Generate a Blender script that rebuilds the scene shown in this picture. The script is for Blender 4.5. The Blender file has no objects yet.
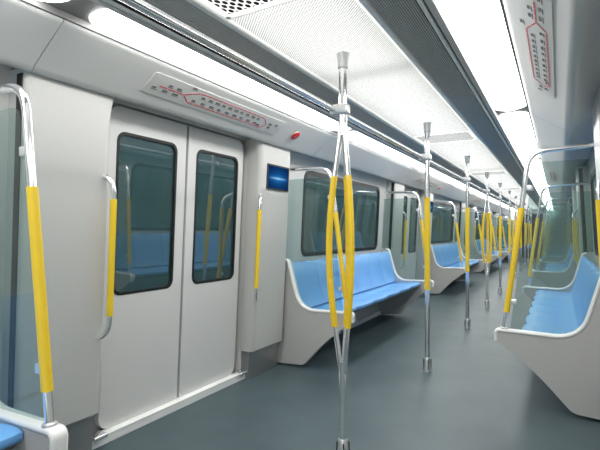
import bpy, bmesh, math
from mathutils import Vector, Matrix

S = bpy.context.scene
COL = S.collection
PI = math.pi
EYE = 1.23          # eye height, also the height the wall lean is measured from
LEAN = 0.052        # the side walls lean inwards by this much per metre
CX = 0.05           # centre line of walls and benches (ceiling and poles are centred on x = 0)
Y0, Y1 = -2.4, 22.2
PER = 5.3
DOORS = [2.3 + PER * k for k in range(4)]

# ------------------------------------------------------------------ materials
def lin(r, g, b):
    f = lambda c: (c / 255 / 12.92) if c <= 10 else ((c / 255 + 0.055) / 1.055) ** 2.4
    return (f(r), f(g), f(b), 1)

def new_mat(name):
    m = bpy.data.materials.new(name); m.use_nodes = True
    return m, m.node_tree, m.node_tree.nodes['Principled BSDF']

def plain(name, col, rough=0.5, metal=0.0, spec=0.5, noise=0.0, scale=30, coat=0.0):
    m, nt, b = new_mat(name)
    b.inputs['Roughness'].default_value = rough
    b.inputs['Metallic'].default_value = metal
    b.inputs['Specular IOR Level'].default_value = spec
    b.inputs['Coat Weight'].default_value = coat
    b.inputs['Base Color'].default_value = col
    if noise:
        tc = nt.nodes.new('ShaderNodeTexCoord')
        n = nt.nodes.new('ShaderNodeTexNoise'); n.inputs['Scale'].default_value = scale
        n.inputs['Detail'].default_value = 3
        mx = nt.nodes.new('ShaderNodeMix'); mx.data_type = 'RGBA'
        mx.inputs[6].default_value = tuple(c * (1 - noise) for c in col[:3]) + (1,)
        mx.inputs[7].default_value = tuple(min(1, c * (1 + noise)) for c in col[:3]) + (1,)
        nt.links.new(tc.outputs['Object'], n.inputs['Vector'])
        nt.links.new(n.outputs['Fac'], mx.inputs[0])
        nt.links.new(mx.outputs[2], b.inputs['Base Color'])
    return m

def emit(name, col, strength):
    m = bpy.data.materials.new(name); m.use_nodes = True
    nt = m.node_tree; nt.nodes.clear()
    e = nt.nodes.new('ShaderNodeEmission'); e.inputs[0].default_value = col; e.inputs[1].default_value = strength
    o = nt.nodes.new('ShaderNodeOutputMaterial'); nt.links.new(e.outputs[0], o.inputs[0])
    return m

def glass(name, tint, gloss=1.0, rough=0.02, body=None, body_fac=0.0, ior=1.5):
    m = bpy.data.materials.new(name); m.use_nodes = True
    nt = m.node_tree; nt.nodes.clear()
    t = nt.nodes.new('ShaderNodeBsdfTransparent'); t.inputs[0].default_value = tint
    src = t.outputs[0]
    if body:
        d = nt.nodes.new('ShaderNodeBsdfDiffuse'); d.inputs[0].default_value = body
        k = nt.nodes.new('ShaderNodeMixShader'); k.inputs[0].default_value = body_fac
        nt.links.new(src, k.inputs[1]); nt.links.new(d.outputs[0], k.inputs[2]); src = k.outputs[0]
    g = nt.nodes.new('ShaderNodeBsdfGlossy'); g.inputs['Roughness'].default_value = rough
    g.inputs[0].default_value = (gloss, gloss, gloss, 1)
    f = nt.nodes.new('ShaderNodeFresnel'); f.inputs[0].default_value = 1.5
    f.inputs[0].default_value = ior
    ge = nt.nodes.new('ShaderNodeNewGeometry')          # reflect once, on the outward face of the slab
    iv = nt.nodes.new('ShaderNodeMath'); iv.operation = 'SUBTRACT'; iv.inputs[0].default_value = 1; nt.links.new(ge.outputs['Backfacing'], iv.inputs[1])
    ml = nt.nodes.new('ShaderNodeMath'); ml.operation = 'MULTIPLY'; nt.links.new(iv.outputs[0], ml.inputs[0]); nt.links.new(f.outputs[0], ml.inputs[1])
    x = nt.nodes.new('ShaderNodeMixShader')
    nt.links.new(ml.outputs[0], x.inputs[0]); nt.links.new(src, x.inputs[1]); nt.links.new(g.outputs[0], x.inputs[2])
    o = nt.nodes.new('ShaderNodeOutputMaterial'); nt.links.new(x.outputs[0], o.inputs[0])
    return m

def perforated(name, col, hole, px, py, rx, ry, xlim, rough=0.5, ylim=None, translucent=0.0):
    """white sheet with a staggered grid of round or oblong holes (object space, metres)"""
    m, nt, b = new_mat(name)
    b.inputs['Roughness'].default_value = rough
    N = nt.nodes; L = nt.links
    tc = N.new('ShaderNodeTexCoord'); sp = N.new('ShaderNodeSeparateXYZ'); L.new(tc.outputs['Object'], sp.inputs[0])
    def M(op, a, bb=None):
        n = N.new('ShaderNodeMath'); n.operation = op
        for i, v in enumerate((a, bb)):
            if v is None: continue
            if isinstance(v, (int, float)): n.inputs[i].default_value = v
            else: L.new(v, n.inputs[i])
        return n.outputs[0]
    def grid(ox, oy):
        u = M('SUBTRACT', M('FRACT', M('ADD', M('DIVIDE', sp.outputs[0], px), ox)), 0.5)
        v = M('SUBTRACT', M('FRACT', M('ADD', M('DIVIDE', sp.outputs[1], py), oy)), 0.5)
        u = M('DIVIDE', M('MULTIPLY', u, px), rx); v = M('DIVIDE', M('MULTIPLY', v, py), ry)
        return M('LESS_THAN', M('ADD', M('MULTIPLY', u, u), M('MULTIPLY', v, v)), 1.0)
    h = M('MAXIMUM', grid(0, 0), grid(0.5, 0.5))
    h = M('MULTIPLY', h, M('LESS_THAN', M('ABSOLUTE', sp.outputs[0]), xlim))
    if ylim is not None:
        h = M('MULTIPLY', h, M('LESS_THAN', M('ABSOLUTE', sp.outputs[1]), ylim))
    mx = N.new('ShaderNodeMix'); mx.data_type = 'RGBA'
    mx.inputs[6].default_value = col; mx.inputs[7].default_value = hole
    L.new(h, mx.inputs[0]); L.new(mx.outputs[2], b.inputs['Base Color'])
    if translucent:                       # sheet made translucent so the glow added above it shines through
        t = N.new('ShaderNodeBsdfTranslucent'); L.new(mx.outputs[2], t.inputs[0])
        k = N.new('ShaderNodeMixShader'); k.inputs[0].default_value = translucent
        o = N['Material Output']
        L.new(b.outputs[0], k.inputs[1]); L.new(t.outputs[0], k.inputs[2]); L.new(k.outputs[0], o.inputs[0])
    return m

M_WALL = plain('wall paint', lin(204, 204, 201), 0.38, noise=0.015, scale=6)
M_PILLAR = plain('pillar moulding', lin(190, 190, 187), 0.36, noise=0.012, scale=5)
M_DOOR = plain('door paint', lin(207, 207, 205), 0.34, noise=0.012, scale=5)
M_CORN = plain('cornice panel', lin(203, 203, 200), 0.36, noise=0.012, scale=5)
M_WHITE = plain('white lacquer', lin(240, 240, 238), 0.35)
M_ROOF = plain('roof sheet', lin(225, 225, 223), 0.6)
M_JAMB = plain('grey jamb', lin(150, 150, 148), 0.45)
M_KICK = plain('brushed kick plate', lin(165, 166, 166), 0.32, metal=0.7, noise=0.05, scale=40)
M_SILL = plain('aluminium sill', lin(250, 250, 248), 0.4)
M_CHROME = plain('polished steel', lin(244, 244, 244), 0.15, metal=0.93)
M_STEEL = plain('satin steel', lin(232, 232, 231), 0.3, metal=0.75)
M_YEL = plain('yellow grip', lin(240, 202, 40), 0.35, noise=0.03, scale=60, coat=0.3)
M_BLUE = plain('blue moulded seat', lin(112, 172, 230), 0.38, noise=0.03, scale=12)
M_PANEL = plain('bench end grey', lin(182, 181, 179), 0.4, noise=0.015, scale=8)
M_RIM = plain('pale rim', lin(226, 226, 224), 0.32)
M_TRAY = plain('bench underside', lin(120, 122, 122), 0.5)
M_BLACK = plain('black rubber', lin(16, 18, 18), 0.5)
M_DARK = plain('dark slot', lin(142, 143, 143), 0.6)
M_FIN = plain('grille fin', lin(226, 226, 224), 0.45)
M_TROUGH = plain('light trough', lin(112, 112, 111), 0.5)
M_GREYRAIL = plain('grey extrusion', lin(190, 190, 188), 0.4)
M_BEAD = plain('bright bead', lin(244, 244, 242), 0.35, metal=0.4)
M_RED = plain('red button', lin(190, 30, 24), 0.3, coat=0.4)
M_MAPBASE = plain('map film', lin(206, 206, 202), 0.3)
M_MAPRED = plain('map red', lin(205, 70, 84), 0.4)
M_MAPTXT = plain('map grey print', lin(96, 94, 92), 0.5)
M_GLASS = glass('tinted window', (0.16, 0.24, 0.245, 1), 1.0, 0.02, lin(60, 88, 90), 0.7, ior=2.1)
M_SCREEN = glass('screen glass', (0.77, 0.84, 0.825, 1), 0.8, 0.02, lin(150, 170, 168), 0.04)
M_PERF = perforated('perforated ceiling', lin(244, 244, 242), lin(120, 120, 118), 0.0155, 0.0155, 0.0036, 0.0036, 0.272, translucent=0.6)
M_VENT = perforated('slotted vent', lin(242, 242, 240), lin(18, 18, 18), 0.044, 0.046, 0.0105, 0.0150, 0.245, ylim=0.20, translucent=0.6)
M_LIGHT = emit('light diffuser', (1.0, 0.992, 0.97, 1), 6.2)
M_ADDED_GLOW = emit('added_ceiling_glow', (1.0, 1.0, 0.985, 1), 1.25)  # added glow hidden above the ceiling sheet, not a fitting of the carriage

def floor_mat():
    m, nt, b = new_mat('rubber floor')
    tc = nt.nodes.new('ShaderNodeTexCoord')
    n = nt.nodes.new('ShaderNodeTexNoise'); n.inputs['Scale'].default_value = 2.2; n.inputs['Detail'].default_value = 5
    r = nt.nodes.new('ShaderNodeValToRGB')
    r.color_ramp.elements[0].position = 0.3; r.color_ramp.elements[0].color = lin(68, 83, 88)
    r.color_ramp.elements[1].position = 0.75; r.color_ramp.elements[1].color = lin(83, 98, 103)
    nt.links.new(tc.outputs['Object'], n.inputs['Vector']); nt.links.new(n.outputs['Fac'], r.inputs[0])
    nt.links.new(r.outputs[0], b.inputs['Base Color'])
    b.inputs['Roughness'].default_value = 0.42; b.inputs['Specular IOR Level'].default_value = 0.35
    return m
M_FLOOR = floor_mat()

def lcd_mat():
    m = bpy.data.materials.new('blue display'); m.use_nodes = True
    nt = m.node_tree; N = nt.nodes; L = nt.links; N.clear()
    tc = N.new('ShaderNodeTexCoord'); sp = N.new('ShaderNodeSeparateXYZ'); L.new(tc.outputs['Generated'], sp.inputs[0])
    def M(op, a, b=None):
        n = N.new('ShaderNodeMath'); n.operation = op
        for i, v in enumerate((a, b)):
            if v is None: continue
            if isinstance(v, (int, float)): n.inputs[i].default_value = v
            else: L.new(v, n.inputs[i])
        return n.outputs[0]
    dz = M('ABSOLUTE', M('SUBTRACT', sp.outputs[2], 0.47)); dy = M('ABSOLUTE', M('SUBTRACT', sp.outputs[1], 0.5))
    streak = M('MULTIPLY', M('POWER', 2.718, M('MULTIPLY', dz, -38.0)), M('MAXIMUM', M('SUBTRACT', 1.0, M('MULTIPLY', dy, 2.3)), 0.0))
    halo = M('MULTIPLY', M('POWER', 2.718, M('MULTIPLY', dz, -5.0)), M('MAXIMUM', M('SUBTRACT', 1.0, M('MULTIPLY', dy, 1.6)), 0.0))
    r = N.new('ShaderNodeValToRGB'); L.new(halo, r.inputs[0])
    r.color_ramp.elements[0].color = lin(8, 28, 66); r.color_ramp.elements[1].color = lin(22, 104, 170)
    mx = N.new('ShaderNodeMix'); mx.data_type = 'RGBA'; L.new(M('MULTIPLY', streak, 0.75), mx.inputs[0])
    L.new(r.outputs[0], mx.inputs[6]); mx.inputs[7].default_value = lin(180, 225, 250)
    e = N.new('ShaderNodeEmission'); L.new(mx.outputs[2], e.inputs[0]); e.inputs[1].default_value = 0.75
    o = N.new('ShaderNodeOutputMaterial'); L.new(e.outputs[0], o.inputs[0])
    return m
M_LCD = lcd_mat()

# ------------------------------------------------------------------ object helpers
WLOC = {}
def tag(o, label, cat, group=None, kind=None):
    o['label'] = label; o['category'] = cat
    if group: o['group'] = group
    if kind: o['kind'] = kind
    return o

def thing(name, label, cat, loc=(0, 0, 0), group=None, kind=None):
    o = bpy.data.objects.new(name, None); COL.objects.link(o)
    o.location = loc; o.empty_display_size = 0.1
    WLOC[o] = Vector(loc)
    return tag(o, label, cat, group, kind)

def obj(name, bm, mat, parent=None, smooth=35, loc=None):
    """link bm (in scene coordinates) as one mesh; vertices become relative to the parent's place"""
    bmesh.ops.recalc_face_normals(bm, faces=bm.faces[:])
    off = WLOC[parent] if parent else Vector(loc or (0, 0, 0))
    if off.length: bmesh.ops.translate(bm, verts=bm.verts[:], vec=-off)
    me = bpy.data.meshes.new(name); bm.to_mesh(me); bm.free()
    me.materials.append(mat)
    if smooth:
        for p in me.polygons: p.use_smooth = True
        me.set_sharp_from_angle(angle=math.radians(smooth))
    o = bpy.data.objects.new(name, me); COL.objects.link(o)
    if parent:
        o.parent = parent; WLOC[o] = WLOC[parent]
    else:
        o.location = off; WLOC[o] = off.copy()
    return o

def copy_tree(root, loc, label=None, group=None):
    def rec(src, par):
        c = src.copy(); COL.objects.link(c)
        if par is not None: c.parent = par
        for ch in [x for x in src.children]: rec(ch, c)
        return c
    r = rec(root, None); r.location = loc
    if label: r['label'] = label
    if group: r['group'] = group
    return r

def struct(name, bm, mat, label, cat, smooth=35, loc=None):
    return tag(obj(name, bm, mat, None, smooth, loc), label, cat, kind='structure')

def B(): return bmesh.new()

def box(bm, x0, x1, y0, y1, z0, z1, bev=0.0, seg=2):
    vs = [bm.verts.new((x, y, z)) for x in (x0, x1) for y in (y0, y1) for z in (z0, z1)]
    fs = [bm.faces.new([vs[i] for i in q]) for q in ((0, 1, 3, 2), (4, 6, 7, 5), (0, 4, 5, 1), (2, 3, 7, 6), (0, 2, 6, 4), (1, 5, 7, 3))]
    if bev:
        es = list({e for f in fs for e in f.edges})
        bmesh.ops.bevel(bm, geom=es, offset=bev, segments=seg, affect='EDGES', profile=0.5)

def prism(bm, poly, y0, y1):
    """closed (x, z) outline extruded along y"""
    a = [bm.verts.new((x, y0, z)) for x, z in poly]; b = [bm.verts.new((x, y1, z)) for x, z in poly]
    n = len(poly)
    bm.faces.new(a); bm.faces.new(b[::-1])
    for i in range(n): bm.faces.new((a[i], a[(i + 1) % n], b[(i + 1) % n], b[i]))

def fillet(pts, r, seg=6, closed=False):
    """round the corners of a path; r is one radius or one per point"""
    pts = [Vector(p) for p in pts]; n = len(pts); out = []
    for i, p in enumerate(pts):
        rr = r[i] if isinstance(r, (list, tuple)) else r
        if (not closed and i in (0, n - 1)) or rr <= 0: out.append(p.copy()); continue
        a = (pts[i - 1] - p); b = (pts[(i + 1) % n] - p)
        d = min(rr, a.length * 0.49, b.length * 0.49)
        p0 = p + a.normalized() * d; p1 = p + b.normalized() * d
        for k in range(seg + 1):
            t = k / seg
            out.append(p0 * (1 - t) ** 2 + p * 2 * t * (1 - t) + p1 * t * t)
    return out

def tube(bm, path, r, seg=12, cap=True):
    path = [Vector(p) for p in path]; rings = []
    up = None
    for i, p in enumerate(path):
        t = (path[min(i + 1, len(path) - 1)] - path[max(i - 1, 0)]).normalized()
        if up is None:
            up = Vector((0, 1, 0)) if abs(t.y) < 0.9 else Vector((1, 0, 0))
        u = (up - t * up.dot(t)).normalized(); v = t.cross(u); up = u
        rr = r[i] if isinstance(r, (list, tuple)) else r
        rings.append([bm.verts.new(p + (u * math.cos(2 * PI * k / seg) + v * math.sin(2 * PI * k / seg)) * rr) for k in range(seg)])
    for a, b in zip(rings, rings[1:]):
        for k in range(seg): bm.faces.new((a[k], a[(k + 1) % seg], b[(k + 1) % seg], b[k]))
    if cap: bm.faces.new(rings[0][::-1]); bm.faces.new(rings[-1])

def lathe(bm, prof, x, y, seg=20):
    rings = [[bm.verts.new((x + r * math.cos(2 * PI * k / seg), y + r * math.sin(2 * PI * k / seg), z)) for k in range(seg)] for r, z in prof]
    for a, b in zip(rings, rings[1:]):
        for k in range(seg): bm.faces.new((a[k], a[(k + 1) % seg], b[(k + 1) % seg], b[k]))
    bm.faces.new(rings[0][::-1]); bm.faces.new(rings[-1])

def rrect(a0, a1, b0, b1, r, seg=6):
    rs = r if isinstance(r, (list, tuple)) else (r, r, r, r)
    out = []
    for (cx, cy, sx, sy), q in zip(((a0, b0, 1, 1), (a1, b0, -1, 1), (a1, b1, -1, -1), (a0, b1, 1, -1)), rs):
        if q <= 0: out.append((cx, cy)); continue
        c = (cx + sx * q, cy + sy * q)
        st = {(1, 1): PI, (-1, 1): 1.5 * PI, (-1, -1): 0, (1, -1): 0.5 * PI}[(sx, sy)]
        for k in range(seg + 1):
            t = st + k / seg * PI / 2
            out.append((c[0] + q * math.cos(t), c[1] + q * math.sin(t)))
    return out

def plate(bm, outer, holes, place, d0, d1):
    """flat outline with holes; place(depth, a, b) gives the scene point"""
    tb = bmesh.new(); loops = []; idx = {}; pts = []
    for lp in [outer] + list(holes):
        vs = []
        for a, b in lp:
            v = tb.verts.new((a, b, 0)); idx[v] = len(pts); pts.append((a, b)); vs.append(v)
        loops.append([idx[v] for v in vs])
        for i in range(len(vs)): tb.edges.new((vs[i], vs[(i + 1) % len(vs)]))
    bmesh.ops.triangle_fill(tb, use_beauty=True, use_dissolve=False, edges=tb.edges[:], normal=(0, 0, 1))
    tris = [[idx[v] for v in f.verts] for f in tb.faces]; tb.free()
    F = [bm.verts.new(place(d0, a, b)) for a, b in pts]; K = [bm.verts.new(place(d1, a, b)) for a, b in pts]
    for t in tris:
        bm.faces.new([F[i] for i in t]); bm.faces.new([K[i] for i in t[::-1]])
    for lp in loops:
        for i in range(len(lp)):
            p, q = lp[i], lp[(i + 1) % len(lp)]
            bm.faces.new((F[p], F[q], K[q], K[p]))

def wallpt(s):
    return lambda d, y, z: (CX + s * (d - LEAN * (z - EYE)), y, z)

def wx(s, o, z): return CX + s * (o - LEAN * (z - EYE))

SIDE = {-1: 'left', 1: 'right'}
ORD = ['nearest', 'second', 'third', 'fourth', 'fifth', 'sixth', 'seventh', 'eighth', 'ninth', 'tenth', 'eleventh', 'twelfth']

# ------------------------------------------------------------------ floor, walls, ceiling
bm = B(); box(bm, CX - 1.34, CX + 1.34, Y0, Y1, -0.06, 0.0)
struct('floor', bm, M_FLOOR, 'dark grey green rubber floor running the length of the carriage', 'floor')

WALL_O = 1.30
BAYS = [(DOORS[k] + 1.16, DOORS[k] + PER - 1.16) for k in range(3)]
wins = [(-1.95, 0.08)] + [(a + 0.5, b - 0.31) for a, b in BAYS] + [(19.95, 21.6)]
WZ0, WZ1 = 0.985, 1.835
for s in (-1, 1):
    bm = B()
    holes = [rrect(a, b, WZ0, WZ1, 0.09) for a, b in wins]
    holes += [rrect(d - 0.70, d + 0.70, 0.04, 1.97, 0) for d in DOORS]
    plate(bm, rrect(Y0, Y1, -0.02, 2.16, 0), holes, wallpt(s), WALL_O, WALL_O + 0.06)
    struct('wall_' + SIDE[s], bm, M_WALL, 'pale grey %s side wall of the train carriage' % SIDE[s], 'wall')
    bm = B(); a, b = sorted((CX + s * 1.315, CX + s * 1.385))
    box(bm, a, b, Y0, Y1, 0.0, 0.055, 0.006)
    struct('baseboard_' + SIDE[s], bm, M_SILL, 'pale metal skirting strip at the foot of the %s wall' % SIDE[s], 'baseboard')

wn = 0
for s in (-1, 1):
    for i, (a, b) in enumerate(wins):
        wn += 1
        bm = B()
        plate(bm, rrect(a - 0.018, b + 0.018, WZ0 - 0.018, WZ1 + 0.018, 0.105), [rrect(a + 0.022, b - 0.022, WZ0 + 0.022, WZ1 - 0.022, 0.075)],
              wallpt(s), WALL_O - 0.007, WALL_O + 0.03)
        w = struct('window_%d' % wn, bm, M_BLACK, '%s black framed window in the %s wall, counted from the camera' % (ORD[i], SIDE[s]), 'window')
        bm = B(); plate(bm, rrect(a + 0.015, b - 0.015, WZ0 + 0.015, WZ1 - 0.015, 0.08), [], wallpt(s), WALL_O + 0.008, WALL_O + 0.016)
        obj('pane', bm, M_GLASS, w, 0)

# end of the carriage
bm = B(); box(bm, CX - 1.36, CX + 1.36, Y1, Y1 + 0.08, 0, 2.2)
struct('wall_end', bm, M_WALL, 'pale end wall closing the far end of the carriage', 'wall')
de = tag(bpy.data.objects.new('door_9', None), 'dark gangway door in the far end wall', 'door', kind='structure')
COL.objects.link(de); de.location = (-0.05, Y1, 0); WLOC[de] = Vector((-0.05, Y1, 0))
bm = B(); plate(bm, rrect(-0.56, 0.46, 0.0, 2.02, (0, 0, .08, .08)), [rrect(-0.50, 0.40, 0.03, 1.96, (0, 0, .05, .05))], lambda d, a, b: (a, d, b), Y1 - 0.03, Y1 - 0.001)
obj('frame', bm, M_JAMB, de)
bm = B(); plate(bm, rrect(-0.50, 0.40, 0.03, 1.96, (0, 0, .05, .05)), [], lambda d, a, b: (a, d, b), Y1 - 0.015, Y1 - 0.001)
obj('leaf', bm, M_BLACK, de)

# roof and the perforated centre panel
VENTS = (1.345, 4.71, 7.95, 11.1, 14.3, 17.5)
CZ = 2.178
bm = B(); prism(bm, [(-1.42, 2.195), (-0.318, 2.195), (-0.318, 2.31), (0.318, 2.31), (0.318, 2.195), (1.42, 2.195), (1.42, 2.36), (-1.42, 2.36)], Y0, Y1)
roof = struct('ceiling', bm, M_ROOF, 'white ceiling of the carriage with a perforated centre strip', 'ceiling')
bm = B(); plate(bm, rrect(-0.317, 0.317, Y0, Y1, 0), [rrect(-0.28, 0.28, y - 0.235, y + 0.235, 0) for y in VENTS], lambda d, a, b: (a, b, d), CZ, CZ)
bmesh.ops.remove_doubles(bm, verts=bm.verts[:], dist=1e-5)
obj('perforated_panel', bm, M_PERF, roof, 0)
# unseen glowing strips added above the centre sheet to whiten the ceiling
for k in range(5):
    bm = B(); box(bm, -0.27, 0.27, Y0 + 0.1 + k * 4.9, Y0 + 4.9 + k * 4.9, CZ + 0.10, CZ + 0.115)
    obj('added_ceiling_glow', bm, M_ADDED_GLOW, roof, 0)

tn = 0
def trim(bm, mat, label):
    global tn
    tn += 1
    return struct('trim_%d' % tn, bm, mat, label, 'trim')

SEAMS = [1.15 + 2.65 * k for k in range(-1, 9)]
CORN = [(0.811, 2.122), (0.818, 2.112), (0.832, 2.104), (1.028, 1.968), (1.043, 1.951), (1.062, 1.946), (1.085, 1.953)]
for s in (-1, 1):
    nm = SIDE[s]
    # white moulding beside the centre panel
    bm = B(); a, b = sorted((s * 0.292, s * 0.318)); box(bm, a, b, Y0, Y1, CZ - 0.010, CZ + 0.02, 0.003, 1)
    trim(bm, M_WHITE, 'white edge moulding on the %s of the perforated ceiling strip' % nm)
    # louvred strip: thin fins under a dark duct
    bm = B()
    n = 17
    for k in range(n):
        o = 0.324 + (0.505 - 0.324) * k / (n - 1); zb = 2.168 - (o - 0.32) * 0.17
        a, b = sorted((s * (o - 0.0013), s * (o + 0.0013))); box(bm, a, b, Y0, Y1, zb + 0.003, zb + 0.0085)
    lv = trim(bm, M_FIN, 'ribbed air grille strip along the %s of the ceiling' % nm); lv.data.polygons.foreach_set('use_smooth', [False] * len(lv.data.polygons))
    bm = B(); prism(bm, [(s * 0.318, 2.1775), (s * 0.512, 2.1445), (s * 0.512, 2.2), (s * 0.318, 2.2)], Y0, Y1)
    obj('duct', bm, M_DARK, lv, 0)
    # extrusions between grille and lamp
    bm = B(); a, b = sorted((s * 0.510, s * 0.520)); box(bm, a, b, Y0, Y1, 2.135, 2.16); 
    a, b = sorted((s * 0.536, s * 0.546)); box(bm, a, b, Y0, Y1, 2.132, 2.16)
    ex = trim(bm, M_BLACK, 'black grooved edge strip between the %s grille and the lamps' % nm)
    bm = B(); tube(bm, [(s * 0.528, Y0, 2.132), (s * 0.528, Y1, 2.132)], 0.010, 10); obj('bright_bead', bm, M_BEAD, ex)
    bm = B(); a, b = sorted((s * 0.546, s * 0.578)); box(bm, a, b, Y0, Y1, 2.124, 2.17, 0.005, 2); obj('grey_bead', bm, M_GREYRAIL, ex)
    # lamp trough
    bm = B(); a, b = sorted((s * 0.575, s * 0.806)); box(bm, a, b, Y0, Y1, 2.152, 2.2)
    a, b = sorted((s * 0.800, s * 0.811)); box(bm, a, b, Y0, Y1, 2.124, 2.2)
    trim(bm, M_TROUGH, 'grey trough that holds the %s row of ceiling lamps' % nm)
    # cornice, in segments with a hairline joint
    out = 1.19 if s < 0 else 1.30
    poly = CORN + ([(1.12, 1.99), (out, 2.05)] if s < 0 else [(1.14, 1.995), (out, 2.085)]) + [(out, 2.2), (0.811, 2.2)]
    bm = B(); cuts = [Y0] + [q for q in SEAMS if Y0 < q < Y1] + [Y1]
    for p, q in zip(cuts, cuts[1:]): prism(bm, [(s * x, z) for x, z in poly], p + 0.002, q - 0.002)
    trim(bm, M_CORN, 'smooth pale cornice panel above the %s doors and windows' % nm)

# lamps
def lamp_mesh(s, y0, y1):
    bm = B(); o0, o1 = 0.582, 0.799; N = 8; R = 0.11
    ys = [y0 + R * (1 - math.cos(t * PI / 2 / 8)) for t in range(9)] + [y1 - R * (1 - math.cos(t * PI / 2 / 8)) for t in range(8, -1, -1)]
    ws = [max(0.03, math.sin(t * PI / 2 / 8)) for t in range(9)]; ws = ws + ws[::-1]
    rows = []
    for y, w in zip(ys, ws):
        oo0 = o0 + (1 - w) * 0.055; oo1 = o1 - (1 - w) * 0.09
        row = []
        for k in range(N + 1):
            t = k / N; o = oo0 + (oo1 - oo0) * t
            row.append(bm.verts.new((s * o, y, 2.150 - (0.006 + 0.016 * math.sin(t * PI)) * (0.35 + 0.65 * w))))
        top = [bm.verts.new((s * oo1, y, 2.1515)), bm.verts.new((s * oo0, y, 2.1515))]
        rows.append(row + top)
    m = len(rows[0])
    for a, b in zip(rows, rows[1:]):
        for k in range(m): bm.faces.new((a[k], a[(k + 1) % m], b[(k + 1) % m], b[k]))
    bm.faces.new(rows[0]); bm.faces.new(rows[-1][::-1])
    return bm
for s in (-1, 1):
    pr = None; j = 0
    for k, (a, b) in enumerate(zip(SEAMS, SEAMS[1:])):
        if a > 21: break
        if s > 0 and k == 0 and False: continue
        lab = '%s long glowing white lamp in the %s ceiling row, counted from the camera' % (ORD[j], SIDE[s]); j += 1
        if pr is None:
            pr = tag(obj('ceiling_light', lamp_mesh(s, a + 0.064, b - 0.064), M_LIGHT, None, 50, (s * 0.69, (a + b) / 2, 2.14)), lab, 'light', 'lamps of the %s ceiling row' % SIDE[s])
            mid0 = (a + b) / 2
        else:
            c = pr.copy(); COL.objects.link(c); c.location = (s * 0.69, (a + b) / 2, 2.14); c['label'] = lab

# ceiling vents
vent_m = None
for i, y in enumerate(VENTS):
    lab = '%s slotted vent set in the perforated ceiling strip, counted from the camera' % ORD[i]
    if vent_m is None:
        bm = B(); f = [bm.verts.new(p) for p in ((-0.29, y - 0.245, CZ - 0.003), (0.29, y - 0.245, CZ - 0.003), (0.29, y + 0.245, CZ - 0.003), (-0.29, y + 0.245, CZ - 0.003))]; bm.faces.new(f)
        v = thing('ceiling_vent', lab, 'vent', (0, y, CZ), 'vents in the ceiling')
        obj('slotted_plate', bm, M_VENT, v, 0)
        for sx in (-1, 1):
            for sy in (-1, 1):
                bm = B(); lathe(bm, [(0.005, CZ - 0.0065), (0.011, CZ - 0.006), (0.012, CZ - 0.004)], sx * 0.268, y + sy * 0.225, 14)
                obj('screw', bm, M_STEEL, v)
        vent_m = v
    else:
        copy_tree(vent_m, (0, y, CZ), lab)

# ------------------------------------------------------------------ doors, pillars, kick plates
DN = 0
for s in (-1, 1):
    P = wallpt(s)
    for i, d in enumerate(DOORS):
        DN += 1
        loc = (CX + s * 1.36, d, 0)
        dr = thing('door_%d' % DN, '%s pair of grey sliding doors on the %s side, counted from the camera' % (ORD[i], SIDE[s]), 'door', loc, kind='structure')
        for q in (-1, 1):
            y0, y1 = sorted((d + q * 0.011, d + q * 0.628))
            r = (0.0, 0.08, 0.08, 0.0) if q > 0 else (0.08, 0.0, 0.0, 0.08)
            w0, w1 = sorted((d + q * 0.095, d + q * 0.565))
            bm = B(); plate(bm, rrect(y0, y1, 0.062, 1.955, r), [rrect(w0, w1, 0.85, 1.81, 0.055)], P, WALL_O - 0.004, WALL_O + 0.036)
            lf = obj('leaf', bm, M_DOOR, dr)
            bm = B(); plate(bm, rrect(w0 - 0.004, w1 + 0.004, 0.846, 1.814, 0.058), [rrect(w0 + 0.014, w1 - 0.014, 0.864, 1.796, 0.045)], P, WALL_O - 0.006, WALL_O + 0.02)
            obj('window_seal', bm, M_BLACK, lf)
            bm = B(); plate(bm, rrect(w0 + 0.01, w1 - 0.01, 0.86, 1.80, 0.048), [], P, WALL_O + 0.008, WALL_O + 0.014)
            obj('pane', bm, M_GLASS, lf, 0)
        bm = B(); plate(bm, rrect(d - 0.011, d + 0.011, 0.062, 1.955, 0), [], P, WALL_O + 0.018, WALL_O + 0.03)
        obj('centre_seal', bm, M_BLACK, dr)
        bm = B()
        plate(bm, rrect(d - 0.70, d + 0.70, 0.04, 1.97, 0), [rrect(d - 0.60, d + 0.60, 0.10, 1.93, 0.07)], P, WALL_O + 0.037, WALL_O + 0.058)
        obj('jamb', bm, M_JAMB, dr)
        bm = B(); a, b = sorted((CX + s * 1.305, CX + s * 1.375)); box(bm, a, b, d - 0.70, d + 0.70, 0.055, 0.0615, 0.002, 1)
        obj('sill', bm, M_SILL, dr)
        for q in (-1, 1):
            yc = d + q * 0.665
            bm = B(); a, b = sorted((CX + s * 1.275, CX + s * 1.36)); box(bm, a, b, yc - 0.045, yc + 0.045, 0.056, 0.082, 0.010, 3)
            obj('corner_guard', bm, M_CHROME, dr)

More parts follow.
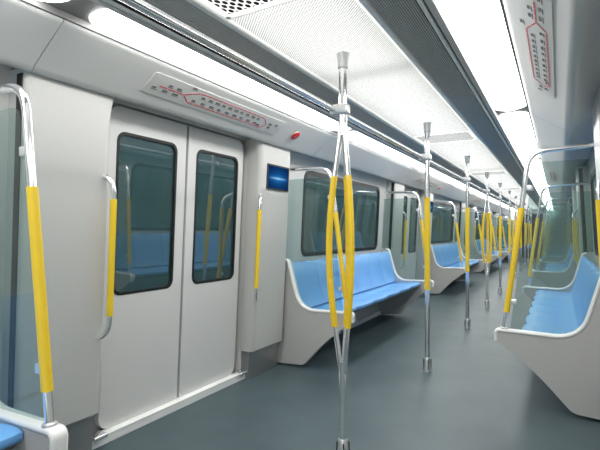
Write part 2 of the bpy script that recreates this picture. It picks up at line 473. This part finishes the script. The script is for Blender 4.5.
for s in (-1, 1):
    PILLAR_O = 1.165 if s < 0 else 1.175
    P = wallpt(s)
    ztop = 1.975 if s < 0 else 2.02
    for i, d in enumerate(DOORS):
        for q in (-1, 1):
            where = ('nearer' if q < 0 else 'farther', ORD[i], SIDE[s])
            # rounded plan section swept up the pillar
            bm = B()
            yin, yout = d + q * 0.70, d + q * 1.16
            plan = [(WALL_O + 0.002, yin + q * 0.0), (PILLAR_O, yin), (PILLAR_O, yout), (WALL_O + 0.002, yout)]
            plan = fillet([(a, b, 0) for a, b in plan], [0, 0.045, 0.03, 0], 5)
            zs = [0.235, 0.245, 0.6, 0.95, 1.3, 1.6, 1.8, 1.87, 1.92, ztop]
            rings = []
            for z in zs:
                grow = 0.0
                if z > 1.80: grow = 0.035 * ((z - 1.80) / (ztop - 1.80)) ** 2    # swells into the door head
                ins = 0.008 if z == zs[0] else 0
                ring = []
                for v in plan:
                    f = 1 - abs(v.y - yin) / 0.46
                    ring.append(bm.verts.new(P(v.x + (ins if v.x < WALL_O else 0), v.y - q * grow * max(0, f), z)))
                rings.append(ring)
            for a, b in zip(rings, rings[1:]):
                for k in range(len(a) - 1): bm.faces.new((a[k], a[k + 1], b[k + 1], b[k]))
                bm.faces.new((a[-1], a[0], b[0], b[-1]))
            bm.faces.new(rings[0][::-1]); bm.faces.new(rings[-1])
            pl = trim(bm, M_PILLAR, 'smooth pale pillar on the %s edge of the %s %s doors' % where)
            # black rubber joint where the pillar meets the wall
            bm = B(); ya, yb = sorted((yout, yout + q * 0.006)); plate(bm, rrect(ya, yb, 0.25, ztop - 0.03, 0), [], P, PILLAR_O + 0.022, PILLAR_O + 0.062)
            obj('edge_seal', bm, M_BLACK, pl, 0)
            ya, yb = sorted((d + q * 0.72, yout)); bm = B(); plate(bm, rrect(ya, yb, 0.0, 0.236, 0), [], P, PILLAR_O + 0.055, WALL_O + 0.0)
            trim(bm, M_KICK, 'dull metal kick plate under the pillar at the %s edge of the %s %s doors' % where)
            # grab handle
            yh = d + q * (0.715 if q < 0 else 0.635); sw = 0.03 if q < 0 else 0.10
            h = thing('grab_rail', 'yellow sleeved grab rail on the %s pillar of the %s %s doors' % where, 'rail',
                      P(PILLAR_O - 0.03, yh, 0.67), 'grab rails beside the doors')
            so = 0.048 if s < 0 else 0.026
            arc = [(PILLAR_O - so + (so + 0.018) * (1 - math.cos(t * PI / 16)), yh + q * sw * (1 - math.cos(t * PI / 16)), math.sin(t * PI / 16)) for t in range(9)]
            pts = [P(o_, y_, 1.43 + 0.095 * u) for o_, y_, u in arc[::-1]] + [P(o_, y_, 0.745 - 0.095 * u) for o_, y_, u in arc]
            bm = B(); tube(bm, pts, 0.0135, 12); obj('bar', bm, M_CHROME, h)
            bm = B(); tube(bm, [P(PILLAR_O - so, yh, 1.40), P(PILLAR_O - so, yh, 0.775)], 0.0175, 14); obj('grip_sleeve', bm, M_YEL, h)

# information displays (on the farther pillar of the first three left-hand doors)
PILLAR_O = 1.165
for i in range(3):
    d = DOORS[i]; P = wallpt(-1)
    t = thing('display_screen', 'blue display screen on the pale pillar past the %s left doors' % ORD[i], 'screen', P(PILLAR_O, d + 0.955, 1.58), 'display screens on the left pillars')
    bm = B(); plate(bm, rrect(d + 0.785, d + 1.125, 1.578, 1.79, 0.008), [rrect(d + 0.797, d + 1.113, 1.590, 1.778, 0.003)], P, PILLAR_O - 0.008, PILLAR_O + 0.004)
    obj('bezel', bm, M_BLACK, t)
    bm = B(); plate(bm, rrect(d + 0.795, d + 1.115, 1.588, 1.780, 0), [], P, PILLAR_O - 0.004, PILLAR_O - 0.001)
    obj('screen_face', bm, M_LCD, t, 0)

# ------------------------------------------------------------------ route maps and alarm buttons on the cornice
def cornpt(s):
    a = Vector((0.832, 0, 2.104)); b = Vector((1.028, 0, 1.968)); n = Vector((-(a.z - b.z), 0, -(b.x - a.x))).normalized()
    def f(d, y, t):
        p = a.lerp(b, t) + n * d
        return (s * p.x, y, p.z)
    return f
for s in (-1, 1):
    for i, d in enumerate(DOORS[:3]):
        C0 = cornpt(s); C = lambda dd, y, t, C0=C0: C0(dd, y, 0.53 + (t - 0.53) * 0.92 - 0.07)
        y0, y1 = d - 0.60, d + 0.72
        bm = B(); plate(bm, rrect(y0, y1, 0.20, 0.86, 0.03, 2), [], C, 0.0, 0.003); n0 = len(bm.faces)
        L = y1 - y0
        def seg(p, q, w=0.05):
            (ya, ta), (yb, tb) = p, q
            ya = y0 + ya * L; yb = y0 + yb * L
            dl = 0.24; dy, dt = yb - ya, (tb - ta) * dl; ln = math.hypot(dy, dt); ny, nt = -dt / ln, dy / ln
            hw = 0.0036
            n = max(1, int(ln / 0.05))
            for k in range(n):
                u0 = (k + 0.07) / n; u1 = (k + 0.93) / n
                c = [(ya + dy * u0 + ny * hw, ta + (dt * u0 + nt * hw) / dl), (ya + dy * u1 + ny * hw, ta + (dt * u1 + nt * hw) / dl),
                     (ya + dy * u1 - ny * hw, ta + (dt * u1 - nt * hw) / dl), (ya + dy * u0 - ny * hw, ta + (dt * u0 - nt * hw) / dl)]
                plate(bm, c, [], C, 0.0031, 0.0042)
        seg((0.06, 0.55), (0.20, 0.55)); seg((0.20, 0.55), (0.28, 0.33)); seg((0.28, 0.33), (0.80, 0.33)); seg((0.80, 0.33), (0.855, 0.55))
        seg((0.20, 0.55), (0.25, 0.74)); seg((0.25, 0.74), (0.83, 0.74)); seg((0.83, 0.74), (0.855, 0.55))
        n1 = len(bm.faces)
        def word(u, tt, k):
            w = 0.030 + 0.006 * ((k * 7) % 3)
            for m_ in range(3):
                ya = y0 + u * L + m_ * w / 3; plate(bm, rrect(ya, ya + w / 3 - 0.003, tt - 0.03, tt + 0.025, 0), [], C, 0.0031, 0.0040)
            plate(bm, rrect(y0 + u * L, y0 + u * L + w + 0.008, tt + 0.042, tt + 0.058, 0), [], C, 0.0031, 0.0040)
        for k in range(10): word(0.305 + 0.049 * k, 0.44, k)
        for k in range(9): word(0.265 + 0.060 * k, 0.63, k + 3)
        for k in range(3): word(0.03 + 0.058 * k, 0.64, k)
        for k in range(2): word(0.10 + 0.05 * k, 0.44, k)
        word(0.22, 0.25, 1); word(0.87, 0.48, 2); word(0.93, 0.44, 0); word(0.88, 0.62, 1); word(0.78, 0.66, 2)
        for k, f in enumerate(bm.faces): f.material_index = 0 if k < n0 else (1 if k < n1 else 2)
        t = obj('route_map', bm, M_MAPBASE, None, 0, C(0, d + 0.06, 0.52)); t.data.materials.append(M_MAPRED); t.data.materials.append(M_MAPTXT)
        tag(t, 'printed red line route map on the cornice above the %s %s doors' % (ORD[i], SIDE[s]), 'map', 'route maps above the doors')
C = cornpt(-1)
for i, y in enumerate((3.27, 8.57)):
    base = Vector(C(0, y, 0.5)); ax = (Vector(C(0.05, y, 0.5)) - base).normalized()
    t = thing('alarm_button', 'round red button on the cornice past the route map over the %s left doors' % ORD[i], 'button', base, 'red buttons on the cornice')
    bm = B(); tube(bm, [base, base + ax * 0.004, base + ax * 0.007], [0.048, 0.048, 0.044], 24); obj('bezel', bm, M_STEEL, t)
    bm = B(); tube(bm, [base + ax * 0.006, base + ax * 0.010, base + ax * 0.016, base + ax * 0.018], [0.043, 0.043, 0.035, 0.02], 24); obj('button_cap', bm, M_RED, t)

# ------------------------------------------------------------------ benches
PT = 0.05      # thickness of an end panel
TOP = fillet([(0.575, 0.530, 0), (1.075, 0.520, 0), (1.195, 0.95, 0)], [0, 0.16, 0], 8)
def end_panel(bm, s, y0, y1):
    top = [(v.x, v.y) for v in TOP]
    low = fillet([(1.345, 0.012, 0), (1.03, 0.030, 0), (0.815, 0.265, 0), (0.575, 0.452, 0)], [0, 0.035, 0.14, 0], 5)
    poly = top + [(wx(1, 1.298, 0.95) - CX, 0.95), (wx(1, 1.298, 0.5) - CX, 0.5)] + [(v.x, v.y) for v in low]
    prism(bm, [(CX + s * a, b) for a, b in poly], y0, y1)

def rim_strip(bm, s, yc, w):
    path = [(0.565, 0.455)] + [(0.562, 0.515)] + [(v.x, v.y) for v in TOP] + [(1.215, 0.965), (1.24, 0.967)]
    path = fillet([(a, b, 0) for a, b in path], [0, 0.02] + [0.015] + [0.01] * (len(path) - 3), 3)
    rings = []
    for i, p in enumerate(path):
        t = (path[min(i + 1, len(path) - 1)] - path[max(i - 1, 0)]).normalized(); n = Vector((t.y, -t.x, 0))
        ring = []
        for k in range(10):
            an = 2 * PI * k / 10
            cs, sn = math.cos(an), math.sin(an)
            sq = lambda v: math.copysign(abs(v) ** 0.6, v)
            q = p + n * (0.013 * sq(sn))
            ring.append(bm.verts.new((CX + s * q.x, yc + w / 2 * sq(cs), q.y)))
        rings.append(ring)
    for a, b in zip(rings, rings[1:]):
        for k in range(10): bm.faces.new((a[k], a[(k + 1) % 10], b[(k + 1) % 10], b[k]))
    bm.faces.new(rings[0][::-1]); bm.faces.new(rings[-1])

def loft_seat(bm, s, y0, y1, prof):
    N = 10; rows = []
    for k in range(N + 1):
        u = k / N; e = min(1, min(u, 1 - u) / 0.06) if min(u, 1 - u) < 0.06 else 1
        rows.append([bm.verts.new((CX + s * a, y0 + (y1 - y0) * u, b)) for a, b in prof(u)])
    m = len(rows[0])
    for a, b in zip(rows, rows[1:]):
        for k in range(m): bm.faces.new((a[k], a[(k + 1) % m], b[(k + 1) % m], b[k]))
    bm.faces.new(rows[0]); bm.faces.new(rows[-1][::-1])

def seat_prof(u):
    c = (2 * u - 1) ** 2; dish = 0.014 * (1 - c); fr = 0.708 + 0.020 * c
    return [(1.125, 0.505 - dish * 0.3), (1.02, 0.497 - dish), (0.92, 0.500 - dish), (fr + 0.08, 0.512 - dish * 0.5), (fr + 0.025, 0.513), (fr + 0.004, 0.503),
            (fr, 0.487), (fr + 0.008, 0.470), (fr + 0.035, 0.462), (1.125, 0.458)]
def back_prof(u):
    c = (2 * u - 1) ** 2; d = 0.016 * (1 - c); tp = 0.93 + 0.008 * (1 - c)
    return [(1.075, 0.512), (1.095 + d * .5, 0.56), (1.122 + d, 0.66), (1.150 + d, 0.78), (1.176 + d, tp - 0.02), (1.188 + d, tp - 0.003), (1.203, tp), (1.235, tp - 0.01), (1.245, 0.80), (1.24, 0.512)]

def rail_parts(t, s, y):
    """leaning handrail with yellow sleeve and glass screen standing on the bench end at y"""
    bot = Vector((0.615, 0, 0.535)); topc = Vector((0.775, 0, 1.775)); inw = Vector((wx(1, 1.296, 1.795) - CX, 0, 1.795))
    X = lambda v: (CX + s * v.x, y, v.z)
    bm = B(); tube(bm, [X(v) for v in fillet([bot, topc, inw], 0.11, 8)], 0.0165, 14); rl = obj('handrail', bm, M_CHROME, t)
    bm = B(); a = bot.lerp(topc, 0.10); b = bot.lerp(topc, 0.69); tube(bm, [X(a), X(b)], 0.0205, 16); obj('grip_sleeve', bm, M_YEL, rl)
    bm = B(); ax = (topc - bot).normalized(); tube(bm, [X(bot - ax * 0.004), X(bot + ax * 0.012), X(bot + ax * 0.016)], [0.027, 0.027, 0.021], 16); obj('foot_collar', bm, M_STEEL, rl)
    wo = lambda z: wx(1, 1.294, z) - CX
    low = [(v.x, v.y + 0.016) for v in TOP if v.x > 0.7]
    g = [(0.655, 0.548)] + low + [(wo(0.985), 0.985), (wo(1.70), 1.70)] + [(v.x, v.y) for v in fillet([(0.95, 1.70, 0), (0.800, 1.70, 0), (0.655, 0.56, 0)], [0, 0.09, 0], 6)]
    bm = B(); plate(bm, g, [], lambda d, a, b: (CX + s * a, d, b), y - 0.004, y + 0.004); gl = obj('glass_screen', bm, M_SCREEN, t, 0)
    for f in (0.16, 0.80):
        p = bot.lerp(topc, f)
        bm = B(); a, b = sorted((CX + s * (p.x + 0.012), CX + s * (p.x + 0.055))); box(bm, a, b, y - 0.010, y + 0.010, p.z - 0.018, p.z + 0.018, 0.004, 2)
        obj('glass_clip', bm, M_STEEL, gl)

BL = 2.86   # length of a bench
def make_bench(s, y0, label):
    t = thing('bench_seat', label, 'bench', (CX + s * 1.0, y0, 0), 'benches along the %s wall' % SIDE[s])
    ya, yb = y0 + PT + 0.004, y0 + BL - PT - 0.004; n = 6; w = (yb - ya) / n
    for k in range(n):
        bm = B(); loft_seat(bm, s, ya + k * w + 0.002, ya + (k + 1) * w - 0.002, seat_prof); obj('seat', bm, M_BLUE, t, 50)
        bm = B(); loft_seat(bm, s, ya + k * w + 0.002, ya + (k + 1) * w - 0.002, back_prof); obj('backrest', bm, M_BLUE, t, 50)
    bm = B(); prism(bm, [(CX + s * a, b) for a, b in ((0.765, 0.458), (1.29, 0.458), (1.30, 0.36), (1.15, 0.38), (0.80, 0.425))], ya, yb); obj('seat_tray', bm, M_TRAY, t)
    for k in (0, 1):
        p, q = (y0, y0 + PT) if k == 0 else (y0 + BL - PT, y0 + BL)
        bm = B(); end_panel(bm, s, p, q); e = obj('end_panel', bm, M_PANEL, t)
        bm = B(); rim_strip(bm, s, (p + q) / 2, PT + 0.016); obj('armrest_rim', bm, M_RIM, e, 60)
        rail_parts(t, s, (p + q) / 2)
    return t

protoB = {}
for s in (-1, 1):
    starts = [0.967 - BL, 3.505, 8.80, 14.10, 19.30] if s < 0 else [3.455, 8.76, 14.06, 19.30]
    for i, y0 in enumerate(starts):
        lab = '%s blue bench with grey ends along the %s wall, counted from the camera' % (ORD[i], SIDE[s])
        if s not in protoB: protoB[s] = make_bench(s, y0, lab)
        else: copy_tree(protoB[s], (CX + s * 1.0, y0, 0), lab)

# ------------------------------------------------------------------ poles and the overhead rail
RX, RZ = -0.042, 1.878
bm = B(); tube(bm, [(RX, Y0 + 0.1, RZ), (RX, Y1 - 0.05, RZ)], 0.0155, 14)
tag(obj('overhead_rail', bm, M_CHROME), 'long polished steel rail under the ceiling, clamped to the standing poles', 'rail')

def sockets(t, y):
    bm = B(); lathe(bm, [(0.034, 0.0), (0.034, 0.012), (0.029, 0.09), (0.027, 0.118), (0.0235, 0.124)], 0, y); f = obj('floor_socket', bm, M_STEEL, t)
    for k in range(4):
        an = k * PI / 2 + 0.5
        bm = B(); box(bm, -0.0035, 0.0035, -0.003, 0.003, 0.02, 0.105)
        bmesh.ops.transform(bm, verts=bm.verts[:], matrix=Matrix.Translation((0.0315 * math.cos(an), y + 0.0315 * math.sin(an), 0)) @ Matrix.Rotation(an, 4, 'Z'))
        obj('slot', bm, M_BLACK, f, 0)
    bm = B(); lathe(bm, [(0.0235, CZ - 0.082), (0.028, CZ - 0.078), (0.029, CZ - 0.035), (0.035, CZ - 0.012), (0.037, CZ - 0.001)], 0, y); obj('ceiling_socket', bm, M_STEEL, t)
    bm = B(); box(bm, RX - 0.026, 0.034, y - 0.031, y + 0.031, RZ - 0.030, RZ + 0.030, 0.014, 3); obj('rail_clamp', bm, M_STEEL, t)

def straight_pole(y, label):
    t = thing('grab_pole', label, 'pole', (0, y, 0), 'straight standing poles in the aisle')
    bm = B(); tube(bm, [(0, y, 0.004), (0, y, CZ - 0.004)], 0.0215, 18); obj('shaft', bm, M_CHROME, t)
    bm = B(); tube(bm, [(0, y, 0.715), (0, y, 1.525)], 0.0245, 18); obj('grip_sleeve', bm, M_YEL, t)
    sockets(t, y)
    return t

def branched_pole(y, label):
    t = thing('branched_grab_pole', label, 'pole', (0, y, 0), 'branched standing poles in the aisle')
    bm = B(); tube(bm, [(0, y, 0.004), (0, y, 0.53)], 0.0225, 18); obj('lower_shaft', bm, M_CHROME, t)
    bm = B(); tube(bm, [(0, y, 1.74), (0, y, CZ - 0.004)], 0.0225, 18); obj('upper_shaft', bm, M_CHROME, t)
    base = math.atan2(0.498, 0.867) + PI
    for k in range(3):
        an = base + k * 2 * PI / 3; dx, dy = math.cos(an), math.sin(an)
        R = 0.074
        def pt(z):
            if z < 1.125: u = (z - 0.47) / (1.125 - 0.47)
            else: u = (1.80 - z) / (1.80 - 1.125)
            u = max(0.0, min(1.0, u)); r = 0.010 + (R - 0.010) * math.sin(u * PI / 2) ** 1.15
            return (dx * r, y + dy * r, z)
        zs = [0.47 + (1.80 - 0.47) * j / 32 for j in range(33)]
        bm = B(); tube(bm, [pt(z) for z in zs], 0.0135, 12); st = obj('strand', bm, M_CHROME, t)
        zs = [0.72 + (1.52 - 0.72) * j / 20 for j in range(21)]
        bm = B(); tube(bm, [pt(z) for z in zs], 0.0175, 14); obj('grip_sleeve', bm, M_YEL, st)
    sockets(t, y)
    return t

py = [2.2, 3.98, 5.98, 7.78, 9.64, 11.6, 13.4, 15.3, 17.2, 19.1, 21.0]
ps = pb = None
for i, y in enumerate(py):
    if i % 3 == 0:
        lab = '%s pole in the aisle from the camera, splitting into three yellow strands' % ORD[i]
        if pb is None: pb = branched_pole(y, lab)
        else: copy_tree(pb, (0, y, 0), lab)
    else:
        lab = '%s pole in the aisle from the camera, straight steel with a yellow sleeve' % ORD[i]
        if ps is None: ps = straight_pole(y, lab)
        else: copy_tree(ps, (0, y, 0), lab)

# ------------------------------------------------------------------ light from outside, camera
w = bpy.data.worlds.new('World'); S.world = w; w.use_nodes = True
bg = w.node_tree.nodes['Background']; bg.inputs[0].default_value = (0.90, 0.97, 1.0, 1); bg.inputs[1].default_value = 0.55

cam = bpy.data.cameras.new('Camera'); co = bpy.data.objects.new('Camera', cam); COL.objects.link(co)
co.location = (1.0, 0.0, EYE); co.rotation_euler = (PI / 2, 0, math.radians(29.9))
cam.sensor_width = 36; cam.lens = 27.0; cam.shift_y = 6 / 600; cam.clip_start = 0.05
S.camera = co
S.cycles.max_bounces = 10; S.cycles.diffuse_bounces = 6; S.cycles.transparent_max_bounces = 24
S.cycles.sample_clamp_indirect = 6
S.cycles.use_denoising = True
S.view_settings.view_transform = 'Standard'; S.view_settings.look = 'None'
S.view_settings.gamma = 1.0; S.view_settings.use_curve_mapping = False
S.view_settings.exposure = 1.0
